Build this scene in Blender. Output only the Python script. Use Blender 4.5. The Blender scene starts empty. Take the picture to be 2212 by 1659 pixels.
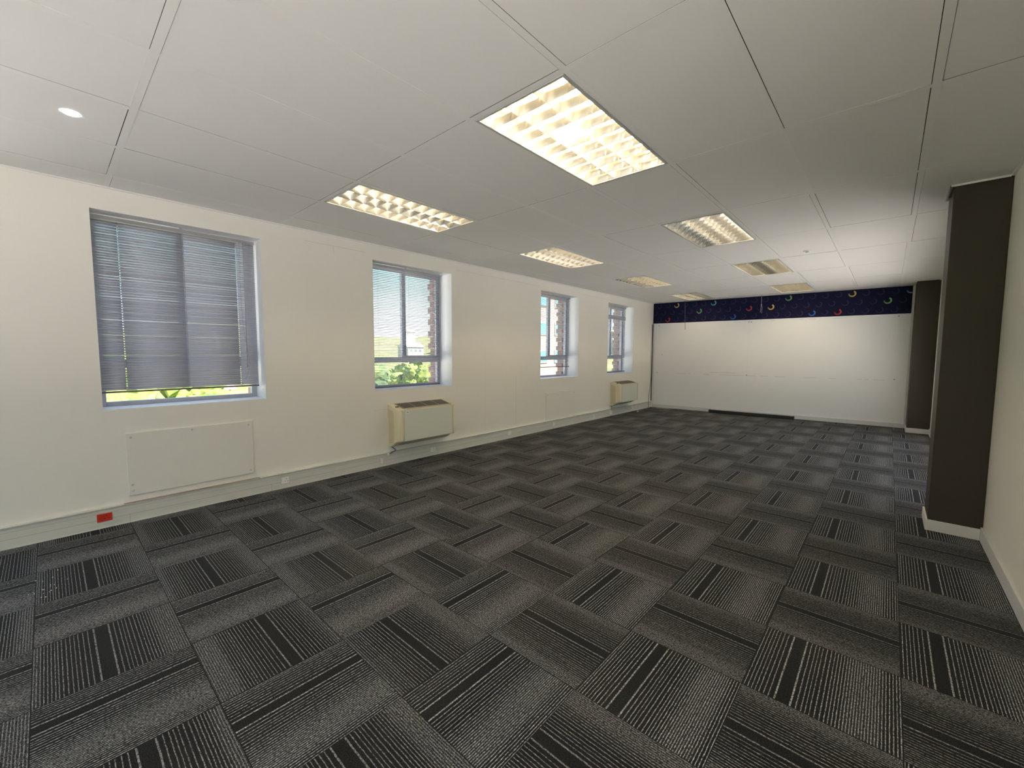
import bpy, bmesh, math, random
from mathutils import Vector, Matrix
random.seed(7)
sc = bpy.context.scene
COL = sc.collection

# ------------------------------------------------------------------ camera
F_PX, PAN, TILT, ROLL = 904.057, -0.732384, -0.0747249, 0.00380528
CAM = Vector((4.53881, 0.11160, 1.38610))
cp, sp, ct, st = math.cos(PAN), math.sin(PAN), math.cos(TILT), math.sin(TILT)
fwd = Vector((sp*ct, cp*ct, st)); r0 = Vector((cp, -sp, 0)); u0 = r0.cross(fwd)
rr = math.cos(ROLL)*r0 + math.sin(ROLL)*u0; uu = -math.sin(ROLL)*r0 + math.cos(ROLL)*u0
cd = bpy.data.cameras.new('camera'); cam = bpy.data.objects.new('camera', cd); COL.objects.link(cam)
cd.sensor_width = 36; cd.lens = F_PX/2212*36; cd.clip_start = .02; cd.clip_end = 2000
m = Matrix.Identity(4)
for i in range(3):
    m[i][0], m[i][1], m[i][2], m[i][3] = rr[i], uu[i], -fwd[i], CAM[i]
cam.matrix_world = m; sc.camera = cam

# ------------------------------------------------------------------ light, exposure
EXPOSURE = 0.86
SKY_TOP, SKY_LOW, SKY_MID, SKY_HOR, SKY_STR = (.50, .68, 1.05, 1), (.20, .43, .50, 1), (.58, .68, .70, 1), (.80, .80, .80, 1), 1.25
SUN_STR = 17.0
TUBE_STR = 20.0
TUBE_COL = (1.0, .82, .58, 1)
sc.view_settings.view_transform = 'Standard'; sc.view_settings.look = 'None'
sc.view_settings.exposure = EXPOSURE; sc.view_settings.gamma = 1; sc.view_settings.use_curve_mapping = False
cy = sc.cycles
cy.use_denoising = True; cy.max_bounces = 9; cy.diffuse_bounces = 6; cy.glossy_bounces = 4
cy.transparent_max_bounces = 12; cy.sample_clamp_indirect = 6; cy.caustics_reflective = False; cy.caustics_refractive = False
cy.blur_glossy = 1.0

w = bpy.data.worlds.new('sky'); sc.world = w; w.use_nodes = True
nt = w.node_tree; nt.nodes.clear()
tc = nt.nodes.new('ShaderNodeTexCoord'); sx = nt.nodes.new('ShaderNodeSeparateXYZ'); nt.links.new(tc.outputs['Generated'], sx.inputs[0])
cr = nt.nodes.new('ShaderNodeValToRGB'); nt.links.new(sx.outputs['Z'], cr.inputs[0])
e = cr.color_ramp.elements; e[0].position = 0.02; e[0].color = SKY_HOR; e[1].position = .5; e[1].color = SKY_TOP
a = e.new(.09); a.color = SKY_MID; a = e.new(.22); a.color = SKY_LOW
bg = nt.nodes.new('ShaderNodeBackground'); bg.inputs[1].default_value = SKY_STR; nt.links.new(cr.outputs[0], bg.inputs[0])
wo = nt.nodes.new('ShaderNodeOutputWorld'); nt.links.new(bg.outputs[0], wo.inputs[0])
sl = bpy.data.lights.new('sun', 'SUN'); sl.energy = SUN_STR; sl.color = (1, .94, .86); sl.angle = math.radians(.6)
so = bpy.data.objects.new('sun', sl); COL.objects.link(so)
so.rotation_euler = Vector((-.55, -.25, -.80)).to_track_quat('-Z', 'Y').to_euler()

# ------------------------------------------------------------------ helpers
def tag(o, label=None, cat=None, group=None, kind=None):
    if label: o['label'] = label
    if cat: o['category'] = cat
    if group: o['group'] = group
    if kind: o['kind'] = kind
    return o
class MB:
    def __init__(s): s.b = bmesh.new()
    def box(s, lo, hi, mi=0):
        x0, y0, z0 = lo; x1, y1, z1 = hi
        v = [s.b.verts.new(p) for p in ((x0,y0,z0),(x1,y0,z0),(x1,y1,z0),(x0,y1,z0),(x0,y0,z1),(x1,y0,z1),(x1,y1,z1),(x0,y1,z1))]
        for f in ((0,3,2,1),(4,5,6,7),(0,1,5,4),(1,2,6,5),(2,3,7,6),(3,0,4,7)):
            s.b.faces.new([v[i] for i in f]).material_index = mi
        return s
    def quad(s, pts, mi=0):
        f = s.b.faces.new([s.b.verts.new(p) for p in pts]); f.material_index = mi; return f
    def prism(s, pts2, axis, a, b, mi=0):
        """polygon pts2 in the two other axes, extruded along axis from a to b"""
        def P(p, t):
            q = list(p); q.insert(axis, t); return q
        A = [s.b.verts.new(P(p, a)) for p in pts2]; B = [s.b.verts.new(P(p, b)) for p in pts2]
        n = len(pts2)
        s.b.faces.new(A[::-1]).material_index = mi; s.b.faces.new(B).material_index = mi
        for i in range(n): s.b.faces.new((A[i], A[(i+1) % n], B[(i+1) % n], B[i])).material_index = mi
        return s
    def tube(s, pts, r, n=8, mi=0, cap=True):
        pts = [Vector(p) for p in pts]; rings = []
        up = Vector((0, 0, 1))
        for i, p in enumerate(pts):
            d = (pts[min(i+1, len(pts)-1)] - pts[max(i-1, 0)]).normalized()
            ref = up if abs(d.z) < .9 else Vector((1, 0, 0))
            a = d.cross(ref).normalized(); b = d.cross(a).normalized()
            ri = r[i] if isinstance(r, (list, tuple)) else r
            rings.append([s.b.verts.new(p + ri*(math.cos(2*math.pi*k/n)*a + math.sin(2*math.pi*k/n)*b)) for k in range(n)])
        for A, B in zip(rings, rings[1:]):
            for k in range(n):
                f = s.b.faces.new((A[k], A[(k+1) % n], B[(k+1) % n], B[k])); f.material_index = mi; f.smooth = True
        if cap:
            s.b.faces.new(rings[0][::-1]).material_index = mi; s.b.faces.new(rings[-1]).material_index = mi
        return s
    def build(s, name, mats, parent=None, bevel=0, kind=None):
        bmesh.ops.recalc_face_normals(s.b, faces=s.b.faces)
        me = bpy.data.meshes.new(name); s.b.to_mesh(me); s.b.free()
        for mt in (mats if isinstance(mats, (list, tuple)) else [mats]): me.materials.append(mt)
        o = bpy.data.objects.new(name, me); COL.objects.link(o)
        if parent: o.parent = parent; o.matrix_parent_inverse = parent.matrix_world.inverted()
        if bevel:
            md = o.modifiers.new('bevel', 'BEVEL'); md.width = bevel; md.segments = 2; md.limit_method = 'ANGLE'
        if kind: o['kind'] = kind
        return o
def empty(name, loc):
    o = bpy.data.objects.new(name, None); COL.objects.link(o); o.location = loc
    o.matrix_world = Matrix.Translation(loc); o.empty_display_size = .1
    return o
def copy_tree(o, loc):
    def rec(s, parent):
        c = s.copy(); COL.objects.link(c)
        if parent: c.parent = parent
        for ch in s.children: rec(ch, c)
        return c
    r = rec(o, None); r.location = loc
    return r
def smooth_curve(pts, n=8):
    pts = [Vector(p) for p in pts]; out = []
    for i in range(len(pts)-1):
        p0, p1, p2, p3 = pts[max(i-1, 0)], pts[i], pts[i+1], pts[min(i+2, len(pts)-1)]
        for k in range(n):
            t = k/n
            out.append(.5*((2*p1)+(-p0+p2)*t+(2*p0-5*p1+4*p2-p3)*t*t+(-p0+3*p1-3*p2+p3)*t**3))
    return out + [pts[-1]]

# ------------------------------------------------------------------ materials
def mat(name, col, rough=.6, metal=0, spec=.5, bump=0, bscale=60, var=0, vscale=3):
    mt = bpy.data.materials.new(name); mt.use_nodes = True; n = mt.node_tree; b = n.nodes['Principled BSDF']
    b.inputs['Base Color'].default_value = (*col, 1); b.inputs['Roughness'].default_value = rough
    b.inputs['Metallic'].default_value = metal; b.inputs['Specular IOR Level'].default_value = spec
    tc = n.nodes.new('ShaderNodeNewGeometry')
    if var:
        no = n.nodes.new('ShaderNodeTexNoise'); no.inputs['Scale'].default_value = vscale; no.inputs['Detail'].default_value = 5
        n.links.new(tc.outputs['Position'], no.inputs['Vector'])
        mx = n.nodes.new('ShaderNodeMix'); mx.data_type = 'RGBA'
        mx.inputs[6].default_value = (*[c*(1-var) for c in col], 1); mx.inputs[7].default_value = (*[min(1, c*(1+var)) for c in col], 1)
        n.links.new(no.outputs[0], mx.inputs[0]); n.links.new(mx.outputs[2], b.inputs['Base Color'])
    if bump:
        nb = n.nodes.new('ShaderNodeTexNoise'); nb.inputs['Scale'].default_value = bscale; nb.inputs['Detail'].default_value = 3
        n.links.new(tc.outputs['Position'], nb.inputs['Vector'])
        bp = n.nodes.new('ShaderNodeBump'); bp.inputs['Strength'].default_value = bump; bp.inputs['Distance'].default_value = .002
        n.links.new(nb.outputs[0], bp.inputs['Height']); n.links.new(bp.outputs[0], b.inputs['Normal'])
    return mt
def emis(name, col, s):
    mt = bpy.data.materials.new(name); mt.use_nodes = True; n = mt.node_tree; b = n.nodes['Principled BSDF']
    b.inputs['Base Color'].default_value = (.9, .9, .9, 1); b.inputs['Emission Color'].default_value = col
    b.inputs['Emission Strength'].default_value = s
    return mt
class G:
    """small node-math helper"""
    def __init__(s, mt): s.n = mt.node_tree
    def m(s, op, a, b=None, c=None, clamp=False):
        nd = s.n.nodes.new('ShaderNodeMath'); nd.operation = op; nd.use_clamp = clamp
        for i, v in enumerate((a, b, c)):
            if v is None: continue
            if isinstance(v, (int, float)): nd.inputs[i].default_value = v
            else: s.n.links.new(v, nd.inputs[i])
        return nd.outputs[0]
    def xyz(s, x, y, z=0.0):
        nd = s.n.nodes.new('ShaderNodeCombineXYZ')
        for i, v in enumerate((x, y, z)):
            if isinstance(v, (int, float)): nd.inputs[i].default_value = v
            else: s.n.links.new(v, nd.inputs[i])
        return nd.outputs[0]
    def noise(s, vec, scale, detail=2):
        nd = s.n.nodes.new('ShaderNodeTexNoise'); nd.inputs['Scale'].default_value = scale; nd.inputs['Detail'].default_value = detail
        s.n.links.new(vec, nd.inputs['Vector']); return nd.outputs[0]
    def curve(s, x, pts):
        nd = s.n.nodes.new('ShaderNodeFloatCurve'); c = nd.mapping.curves[0]
        while len(c.points) < len(pts): c.points.new(.5, .5)
        for p, (a, b) in zip(c.points, pts): p.location = (a, b); p.handle_type = 'VECTOR'
        nd.mapping.update(); s.n.links.new(x, nd.inputs['Value']); return nd.outputs[0]
    def mix(s, f, a, b):
        nd = s.n.nodes.new('ShaderNodeMix'); nd.data_type = 'RGBA'
        for i, v in ((0, f), (6, a), (7, b)):
            if isinstance(v, (int, float)): nd.inputs[i].default_value = v
            elif isinstance(v, tuple): nd.inputs[i].default_value = (*v, 1)
            else: s.n.links.new(v, nd.inputs[i])
        return nd.outputs[2]
    def pos(s):
        g = s.n.nodes.new('ShaderNodeNewGeometry'); x = s.n.nodes.new('ShaderNodeSeparateXYZ'); s.n.links.new(g.outputs['Position'], x.inputs[0])
        return x.outputs[0], x.outputs[1], x.outputs[2], g.outputs['Position']

def carpet():
    mt = mat('carpet', (.02, .02, .02), rough=.95, spec=.15); g = G(mt); b = mt.node_tree.nodes['Principled BSDF']
    X, Y, Z, P = g.pos()
    wob = g.m('MULTIPLY', g.m('SUBTRACT', g.noise(P, 25), .5), .006); spk = g.noise(P, 130, 2)
    tx = g.m('DIVIDE', g.m('SUBTRACT', X, 2.14835), .5); ty = g.m('DIVIDE', Y, .5)
    ix = g.m('FLOOR', tx); iy = g.m('FLOOR', ty)
    par = g.m('FLOORED_MODULO', g.m('ADD', ix, iy), 2.0)           # 0 even: lines run along Y
    fx = g.m('SUBTRACT', tx, ix); fy = g.m('SUBTRACT', ty, iy)
    u = g.m('ADD', g.m('MULTIPLY', fx, g.m('SUBTRACT', 1.0, par)), g.m('MULTIPLY', fy, par))
    v = g.m('ADD', g.m('MULTIPLY', fy, g.m('SUBTRACT', 1.0, par)), g.m('MULTIPLY', fx, par))
    wn = mt.node_tree.nodes.new('ShaderNodeTexWhiteNoise'); wn.noise_dimensions = '2D'
    mt.node_tree.links.new(g.xyz(g.m('ADD', ix, .37), g.m('ADD', iy, .71)), wn.inputs['Vector'])
    h = g.m('SUBTRACT', wn.outputs['Value'], .5)
    sh = g.m('ADD', g.m('MULTIPLY', h, g.m('ADD', .09, g.m('MULTIPLY', par, .09))), g.m('MULTIPLY', par, .20))
    uu_ = g.m('ADD', g.m('SUBTRACT', u, sh), wob)
    W = g.m('SUBTRACT', uu_, g.m('FLOOR', uu_))
    L = [.033,.059,.089,.117,.143,.175,.209,.249,.361,.395,.429,.455,.481,.511,.545,.573,.597,.619,.643,.663,.683,.701,.721,.739,.757,.775,.791,.809,.827,.845,.863,.881,.901,.923,.945,.967,.989]
    idx = [0,2,4,6,7,8,9,10,12,14,15,17,19,22,26,31,33,36]
    # phase p(w) in line counts, +1.5 so that it stays positive
    pts = [(0.0, 1.5-.033/.0245)] + [(L[k], k+1.5) for k in idx] + [(1.0, 36+1.5+.5)]
    pc = g.curve(W, [(a, b_/40) for a, b_ in pts])
    sp_ = [(0, .022), (.05, .028), (.15, .031), (.24, .038), (.36, .034), (.42, .03), (.52, .031), (.6, .023), (.7, .019), (.8, .018), (.88, .019), (.93, .022), (1, .022)]
    scv = g.m('DIVIDE', g.curve(W, [(a, b_*20) for a, b_ in sp_]), 20.0)
    phs = g.m('MULTIPLY', pc, 40.0)
    fr = g.m('ABSOLUTE', g.m('SUBTRACT', g.m('SUBTRACT', phs, g.m('FLOOR', phs)), .5))
    dist = g.m('MULTIPLY', fr, scv)                                # tile units from the line centre
    # yarn breaks, stretched along the line
    yn = g.noise(g.xyz(g.m('ADD', g.m('MULTIPLY', u, 110.0), g.m('MULTIPLY', ix, 7.3)), g.m('ADD', g.m('MULTIPLY', v, 48.0), g.m('MULTIPLY', iy, 5.1)), 0.0), 1.0, 3)
    halfw = g.m('ADD', .0006, g.m('MULTIPLY', yn, .0066))
    line = g.m('MULTIPLY', g.m('SUBTRACT', halfw, dist), 700.0, clamp=True)
    band = g.m('MULTIPLY', g.m('GREATER_THAN', W, .258), g.m('LESS_THAN', W, .352))
    line = g.m('MULTIPLY', line, g.m('SUBTRACT', 1.0, band))
    hn = g.noise(g.xyz(g.m('MULTIPLY', u, 150.0), g.m('MULTIPLY', v, 150.0), ix), 1.0, 2)
    dense = g.m('MULTIPLY', g.m('SUBTRACT', .0212, scv), 380.0, clamp=True)
    heath = g.m('MULTIPLY', g.m('MULTIPLY', g.m('SUBTRACT', hn, .5), 6.0, clamp=True), g.m('MULTIPLY', dense, g.m('ADD', .35, g.m('MULTIPLY', par, .6))))
    amt = g.m('MAXIMUM', g.m('MULTIPLY', line, g.m('ADD', .35, g.m('MULTIPLY', yn, .95))), heath)
    amt = g.m('MULTIPLY', amt, g.m('SUBTRACT', 1.0, g.m('MULTIPLY', par, .36)), clamp=True)
    edge = g.m('MINIMUM', g.m('MINIMUM', fx, g.m('SUBTRACT', 1.0, fx)), g.m('MINIMUM', fy, g.m('SUBTRACT', 1.0, fy)))
    amt = g.m('MULTIPLY', amt, g.m('GREATER_THAN', edge, .004)); amt = g.m('MULTIPLY', amt, g.m('ADD', .22, g.m('MULTIPLY', g.m('SUBTRACT', spk, .36), 3.0)), clamp=True)
    fib = g.noise(P, 300, 2)
    dark = g.mix(g.m('MULTIPLY', g.m('SUBTRACT', fib, .42), 4.0, clamp=True), (.003, .003, .0034), (.028, .029, .030))
    wear = g.m('MULTIPLY', g.m('SUBTRACT', g.noise(P, .9, 5), .5), 1.2, clamp=True)
    dark = g.mix(wear, dark, (.030, .029, .027))
    c = g.mix(amt, dark, (.47, .49, .505))
    dm = g.m('MULTIPLY', g.m('SUBTRACT', g.noise(P, 1.1, 4), .50), 3.0, clamp=True)      # trodden-in dust in the middle of the room
    cen = g.m('SUBTRACT', 1.0, g.m('DIVIDE', g.m('ADD', g.m('POWER', g.m('SUBTRACT', X, 2.6), 2.0), g.m('MULTIPLY', g.m('POWER', g.m('SUBTRACT', Y, 3.4), 2.0), .3)), 5.0), clamp=True)
    dust = g.m('MULTIPLY', g.m('MULTIPLY', dm, cen), g.m('MULTIPLY', g.m('SUBTRACT', spk, .42), 5.0, clamp=True))
    c = g.mix(g.m('MULTIPLY', dust, .35), c, (.26, .23, .18))
    mt.node_tree.links.new(c, b.inputs['Base Color'])
    bp = mt.node_tree.nodes.new('ShaderNodeBump'); bp.inputs['Strength'].default_value = .5; bp.inputs['Distance'].default_value = .003
    mt.node_tree.links.new(g.m('ADD', fib, amt), bp.inputs['Height']); mt.node_tree.links.new(bp.outputs[0], b.inputs['Normal'])
    b.inputs['Sheen Weight'].default_value = .04; b.inputs['Sheen Roughness'].default_value = .5
    return mt

def wall_paint():
    mt = mat('wall_paint', (.83, .81, .74), rough=.55, spec=.3, bump=.15, bscale=40); g = G(mt); b = mt.node_tree.nodes['Principled BSDF']
    X, Y, Z, P = g.pos()
    base = g.mix(g.noise(P, 1.3, 4), (.82, .80, .735), (.88, .86, .79))
    def hline(z, y0, y1, wd=.0022):
        return g.m('MULTIPLY', g.m('LESS_THAN', g.m('ABSOLUTE', g.m('SUBTRACT', Z, z)), wd), g.m('MULTIPLY', g.m('GREATER_THAN', Y, y0), g.m('LESS_THAN', Y, y1)))
    def vline(y, z0, z1, wd=.0025):
        return g.m('MULTIPLY', g.m('LESS_THAN', g.m('ABSOLUTE', g.m('SUBTRACT', Y, y)), wd), g.m('MULTIPLY', g.m('GREATER_THAN', Z, z0), g.m('LESS_THAN', Z, z1)))
    tot = None
    for t in (hline(2.53, 1.95, 2.62), vline(2.26, 2.45, 2.53), hline(2.53, 3.98, 5.85), vline(5.262, .17, 1.0), vline(4.55, .17, 1.5, .0015), hline(.69, 2.7, 2.88), hline(2.53, 7.2, 8.2), vline(7.55, .17, .4, .001)):
        tot = t if tot is None else g.m('MAXIMUM', tot, t)
    isl = g.m('LESS_THAN', X, .01)
    tot = g.m('MULTIPLY', g.m('MULTIPLY', tot, isl), .33)
    mt.node_tree.links.new(g.mix(tot, base, (.35, .33, .28)), b.inputs['Base Color'])
    return mt

def far_paint():
    mt = mat('board_paint', (.8, .8, .8), rough=.27, spec=.6, bump=.03, bscale=8); g = G(mt); b = mt.node_tree.nodes['Principled BSDF']
    X, Y, Z, P = g.pos()
    n1 = g.noise(g.xyz(g.m('MULTIPLY', X, 2.2), 0.0, g.m('MULTIPLY', Z, 1.0)), 2.0, 4)
    n2 = g.noise(g.xyz(g.m('MULTIPLY', X, 6.0), 3.0, g.m('MULTIPLY', Z, 60.0)), 1.0, 3)
    def row(z, wd, x0, x1, th):
        a = g.m('LESS_THAN', g.m('ABSOLUTE', g.m('SUBTRACT', Z, z)), wd)
        bb = g.m('MULTIPLY', g.m('GREATER_THAN', X, x0), g.m('LESS_THAN', X, x1))
        return g.m('MULTIPLY', g.m('MULTIPLY', a, bb), g.m('GREATER_THAN', n1, th))
    s1 = row(.888, .004, .3, 4.5, .5); s2 = row(2.10, .004, 1.7, 4.0, .52); s3 = row(.94, .005, 1.4, 1.95, .35)
    t = g.m('MULTIPLY', g.m('MAXIMUM', g.m('MAXIMUM', s1, s2), s3), .30)
    seam = g.m('MULTIPLY', g.m('LESS_THAN', g.m('ABSOLUTE', g.m('SUBTRACT', X, 2.17)), .002), .08)
    t = g.m('MAXIMUM', t, seam)
    for x, z in ((2.16, .9), (4.629, .909), (.141, .895), (2.162, 2.09), (2.212, 2.088), (4.634, 2.095), (.16, 2.08), (.25, 1.35)):
        d = g.m('ADD', g.m('POWER', g.m('SUBTRACT', X, x), 2.0), g.m('POWER', g.m('SUBTRACT', Z, z), 2.0))
        t = g.m('MAXIMUM', t, g.m('MULTIPLY', g.m('LESS_THAN', d, .00011), .8))
    base = g.mix(g.noise(P, .8, 4), (.82, .83, .845), (.87, .88, .89))
    mt.node_tree.links.new(g.mix(t, base, (.10, .095, .085)), b.inputs['Base Color'])
    return mt

def brick(name, scale=1.0, c1=(.36, .24, .20), c2=(.29, .19, .16), mortar=(.42, .40, .37), axis='YZ'):
    mt = mat(name, c1, rough=.85); g = G(mt); b = mt.node_tree.nodes['Principled BSDF']
    X, Y, Z, P = g.pos()
    t = mt.node_tree.nodes.new('ShaderNodeTexBrick'); t.inputs['Scale'].default_value = 1; t.inputs['Brick Width'].default_value = .23*scale
    t.inputs['Row Height'].default_value = .085*scale; t.inputs['Mortar Size'].default_value = .008*scale
    t.inputs['Color1'].default_value = (*c1, 1); t.inputs['Color2'].default_value = (*c2, 1); t.inputs['Mortar'].default_value = (*mortar, 1)
    mt.node_tree.links.new(g.xyz(g.m('ADD', X, Y), Z), t.inputs['Vector'])
    mt.node_tree.links.new(t.outputs[0], b.inputs['Base Color'])
    return mt

def louvre_metal():
    return mat('louvre_metal', (.70, .68, .61), rough=.22, metal=.80, bump=.35, bscale=16)

def trunking():
    mt = mat('trunking', (.66, .655, .60), rough=.5); g = G(mt); b = mt.node_tree.nodes['Principled BSDF']
    X, Y, Z, P = g.pos()
    ln = g.m('MAXIMUM', g.m('LESS_THAN', g.m('ABSOLUTE', g.m('SUBTRACT', Z, .068)), .0013), g.m('LESS_THAN', g.m('ABSOLUTE', g.m('SUBTRACT', Z, .118)), .001))
    dirt = g.m('MULTIPLY', g.m('SUBTRACT', g.noise(g.xyz(0.0, g.m('MULTIPLY', Y, 2.0), g.m('MULTIPLY', Z, 14.0)), 2.0, 5), .52), 1.5, clamp=True)
    c = g.mix(dirt, (.66, .655, .60), (.50, .48, .42))
    gap_shade = g.m('MULTIPLY', g.m('GREATER_THAN', Z, .1565), g.m('MULTIPLY', g.m('GREATER_THAN', Y, .47), g.m('LESS_THAN', Y, 1.45)))  # brown gap shadow of the panel overhang, painted into the ledge colour
    c = g.mix(g.m('MULTIPLY', gap_shade, .75), c, (.20, .12, .06))
    jo = None
    for y in (.5, 1.55, 3.62, 6.05, 8.62):
        t = g.m('MULTIPLY', g.m('LESS_THAN', g.m('ABSOLUTE', g.m('SUBTRACT', Y, y)), .0015), g.m('LESS_THAN', Z, .07)); jo = t if jo is None else g.m('MAXIMUM', jo, t)
    c = g.mix(g.m('MULTIPLY', g.m('MAXIMUM', ln, jo), .5), c, (.16, .15, .12))
    mt.node_tree.links.new(c, b.inputs['Base Color'])
    return mt

def glass():
    mt = bpy.data.materials.new('glass'); mt.use_nodes = True; n = mt.node_tree; n.nodes.clear()
    t = n.nodes.new('ShaderNodeBsdfTransparent'); t.inputs[0].default_value = (.975, .975, .975, 1)
    gl = n.nodes.new('ShaderNodeBsdfGlossy'); gl.inputs['Roughness'].default_value = .02
    f = n.nodes.new('ShaderNodeFresnel'); ge = n.nodes.new('ShaderNodeNewGeometry'); io = n.nodes.new('ShaderNodeMapRange')
    io.inputs['To Min'].default_value = 1.45; io.inputs['To Max'].default_value = 1/1.45      # same reflectance on either face of the thin pane
    n.links.new(ge.outputs['Backfacing'], io.inputs['Value']); n.links.new(io.outputs[0], f.inputs[0])
    mx = n.nodes.new('ShaderNodeMixShader'); o = n.nodes.new('ShaderNodeOutputMaterial')
    n.links.new(f.outputs[0], mx.inputs[0]); n.links.new(t.outputs[0], mx.inputs[1]); n.links.new(gl.outputs[0], mx.inputs[2]); n.links.new(mx.outputs[0], o.inputs[0])
    return mt

def leafy(name, c1, c2, s=3):
    mt = mat(name, c1, rough=.8); g = G(mt); b = mt.node_tree.nodes['Principled BSDF']; P = g.pos()[3]
    mt.node_tree.links.new(g.mix(g.m('MULTIPLY', g.m('SUBTRACT', g.noise(P, s, 6), .38), 4.0, clamp=True), c1, c2), b.inputs['Base Color'])
    return mt

M = dict(
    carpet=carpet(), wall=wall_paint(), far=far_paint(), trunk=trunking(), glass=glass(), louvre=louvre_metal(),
    tile=mat('ceiling_tile', (.80, .795, .78), rough=.7, spec=.2, bump=.08, bscale=150, var=.02, vscale=1.2),
    tee=mat('ceiling_tee', (.80, .795, .78), rough=.45), void=mat('ceiling_void', (.05, .05, .05), rough=1),
    reveal=mat('reveal_white', (.84, .85, .86), rough=.45),
    alu=mat('window_aluminium', (.47, .49, .56), rough=.4, metal=.3),
    slat=mat('blind_slat', (.52, .535, .60), rough=.4, metal=.15), rail=mat('blind_rail', (.42, .42, .44), rough=.4, metal=.3),
    bottom=mat('blind_bottom_rail', (.16, .13, .12), rough=.5), cord=mat('blind_cord', (.30, .30, .32), rough=.8),
    wand=mat('wand', (.40, .41, .44), rough=.2), rod=mat('rod_grey', (.10, .10, .12), rough=.4),
    brick=brick('outside_brick'), black=mat('black_plastic', (.012, .012, .014), rough=.45),
    pillar=mat('pillar_paint', (.045, .037, .026), rough=.5, spec=.4, var=.06, vscale=4),
    skirt=mat('skirting_white', (.66, .66, .66), rough=.45), skirt_warm=mat('skirting_cream', (.72, .71, .66), rough=.45),
    navy=mat('navy_print', (.0065, .007, .035), rough=.6, spec=.15), cream=mat('heater_cream', (.76, .69, .50), rough=.4),
    cream_in=mat('heater_recess', (.62, .56, .38), rough=.5),
    front=mat('heater_front', (.68, .70, .61), rough=.35), grille=mat('heater_grille', (.13, .12, .10), rough=.6),
    grille_bar=mat('heater_grille_bar', (.46, .44, .38), rough=.5),
    white=mat('socket_white', (.85, .85, .83), rough=.35), red=mat('socket_red', (.62, .035, .02), rough=.35), hole=mat('socket_hole', (.01, .01, .01), rough=.8),
    panel=mat('panel_paint', (.82, .80, .735), rough=.55, var=.02, vscale=6), screw=mat('screw_paint', (.62, .61, .56), rough=.5),
    cable=mat('cable_grey', (.10, .095, .085), rough=.6), cable_b=mat('cable_black', (.01, .01, .01), rough=.5), wire=mat('wire_white', (.6, .6, .55), rough=.5),
    fix=mat('fixture_frame', (.60, .60, .58), rough=.4, metal=.4), refl=mat('fixture_reflector', (.62, .57, .40), rough=.3),
    tube_on=emis('tube_lit', TUBE_COL, TUBE_STR), tube_off=mat('tube_unlit', (.82, .82, .80), rough=.3), cap=mat('tube_cap', (.7, .68, .6), rough=.3, metal=.8),
    down=emis('downlight_led', (.86, .92, 1, 1), 30.0),
    outwall=mat('outside_wall', (.5, .47, .43), rough=.9),
)

# ------------------------------------------------------------------ room shell
CH = 2.642; XR = 5.125; YB = -4.6; QX, QS, PY, PS = 3.399, .61876, 1.7219, 1.2361
FY0, FY1 = 10.55, 10.82
def far_y(x): return FY0 + (FY1-FY0)*x/4.825
WIN = [(.388, 1.543), (2.718, 3.905), (5.904, 7.105), (8.247, 9.448)]
FILL_WIN = [(-4.3, -3.1), (-2.8, -1.6), (-1.45, -.25)]; HZ0 = .12      # unseen windows added further back along the same wall for more daylight
WZ0, WZ1 = .920, 2.464
T_IN, T_OUT = -.33, -.52

MB().box((0, YB, -.05), (XR, 11.2, 0)).build('floor', M['carpet'], kind='structure')
# left wall with window openings; the reveals are white
b = MB(); ys = [YB] + [v for wn_ in sorted(FILL_WIN+WIN) for v in wn_] + [11.2]
for i in range(len(ys)-1):
    y0, y1 = ys[i], ys[i+1]
    if i % 2 == 0: b.box((T_IN, y0, -.05), (0, y1, CH+.3), 0)
    else:
        b.box((T_IN, y0, -.05), (0, y1, WZ0 if y0 > 0 else HZ0), 0); b.box((T_IN, y0, WZ1), (0, y1, CH+.3), 0)
wl = b.build('wall_left', [M['wall'], M['reveal']], kind='structure')
for f in wl.data.polygons:
    c = f.center
    if -.32 < c.x < -.01 and (abs(f.normal.y) > .5 or abs(f.normal.z) > .5) and HZ0-.01 < c.z < WZ1+.01: f.material_index = 1
    if abs(f.normal.y) > .5 and -.32 < c.x < -.01: f.material_index = 1
# brick outer leaf with toothed jambs
b = MB(); allw = sorted(FILL_WIN+WIN); edges = [YB]
for (a0, a1) in allw: edges += [a0-.02, a1+.02]
edges.append(12)
for i in range(0, len(edges)-1, 2): b.box((T_OUT, edges[i], -3), (T_IN, edges[i+1], 3.6))
for (a0, a1) in allw:
    b.box((T_OUT, a0-.02, -3), (T_IN, a1+.02, (WZ0 if a0 > 0 else HZ0)-.02)); b.box((T_OUT, a0-.02, WZ1+.02), (T_IN, a1+.02, 3.6))
    for k in range(9):
        z = WZ0 + k*.172
        b.box((T_OUT-.02, a0-.03, z), (T_IN-.06, a0+.004, z+.086)); b.box((T_OUT-.02, a1-.004, z), (T_IN-.06, a1+.03, z+.086))
b.build('wall_outside', M['brick'], kind='structure')
RZ0, RZ1 = .08, 1.75
FILL_RWIN = [(-2.7, -1.0), (-.7, 1.0), (5.35, 7.4), (7.6, 9.6)]           # unseen windows added beside the camera and behind the front pillar to light the ceiling
b = MB(); e_ = [YB] + [v for q in FILL_RWIN for v in q] + [11.2]
for i in range(0, len(e_)-1, 2): b.box((XR, e_[i], -.05), (XR+.2, e_[i+1], CH+.3))
for a0, a1 in FILL_RWIN: b.box((XR, a0, -.05), (XR+.2, a1, RZ0)); b.box((XR, a0, RZ1), (XR+.2, a1, CH+.3))
b.build('wall_right', M['wall'], kind='structure')
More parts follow.
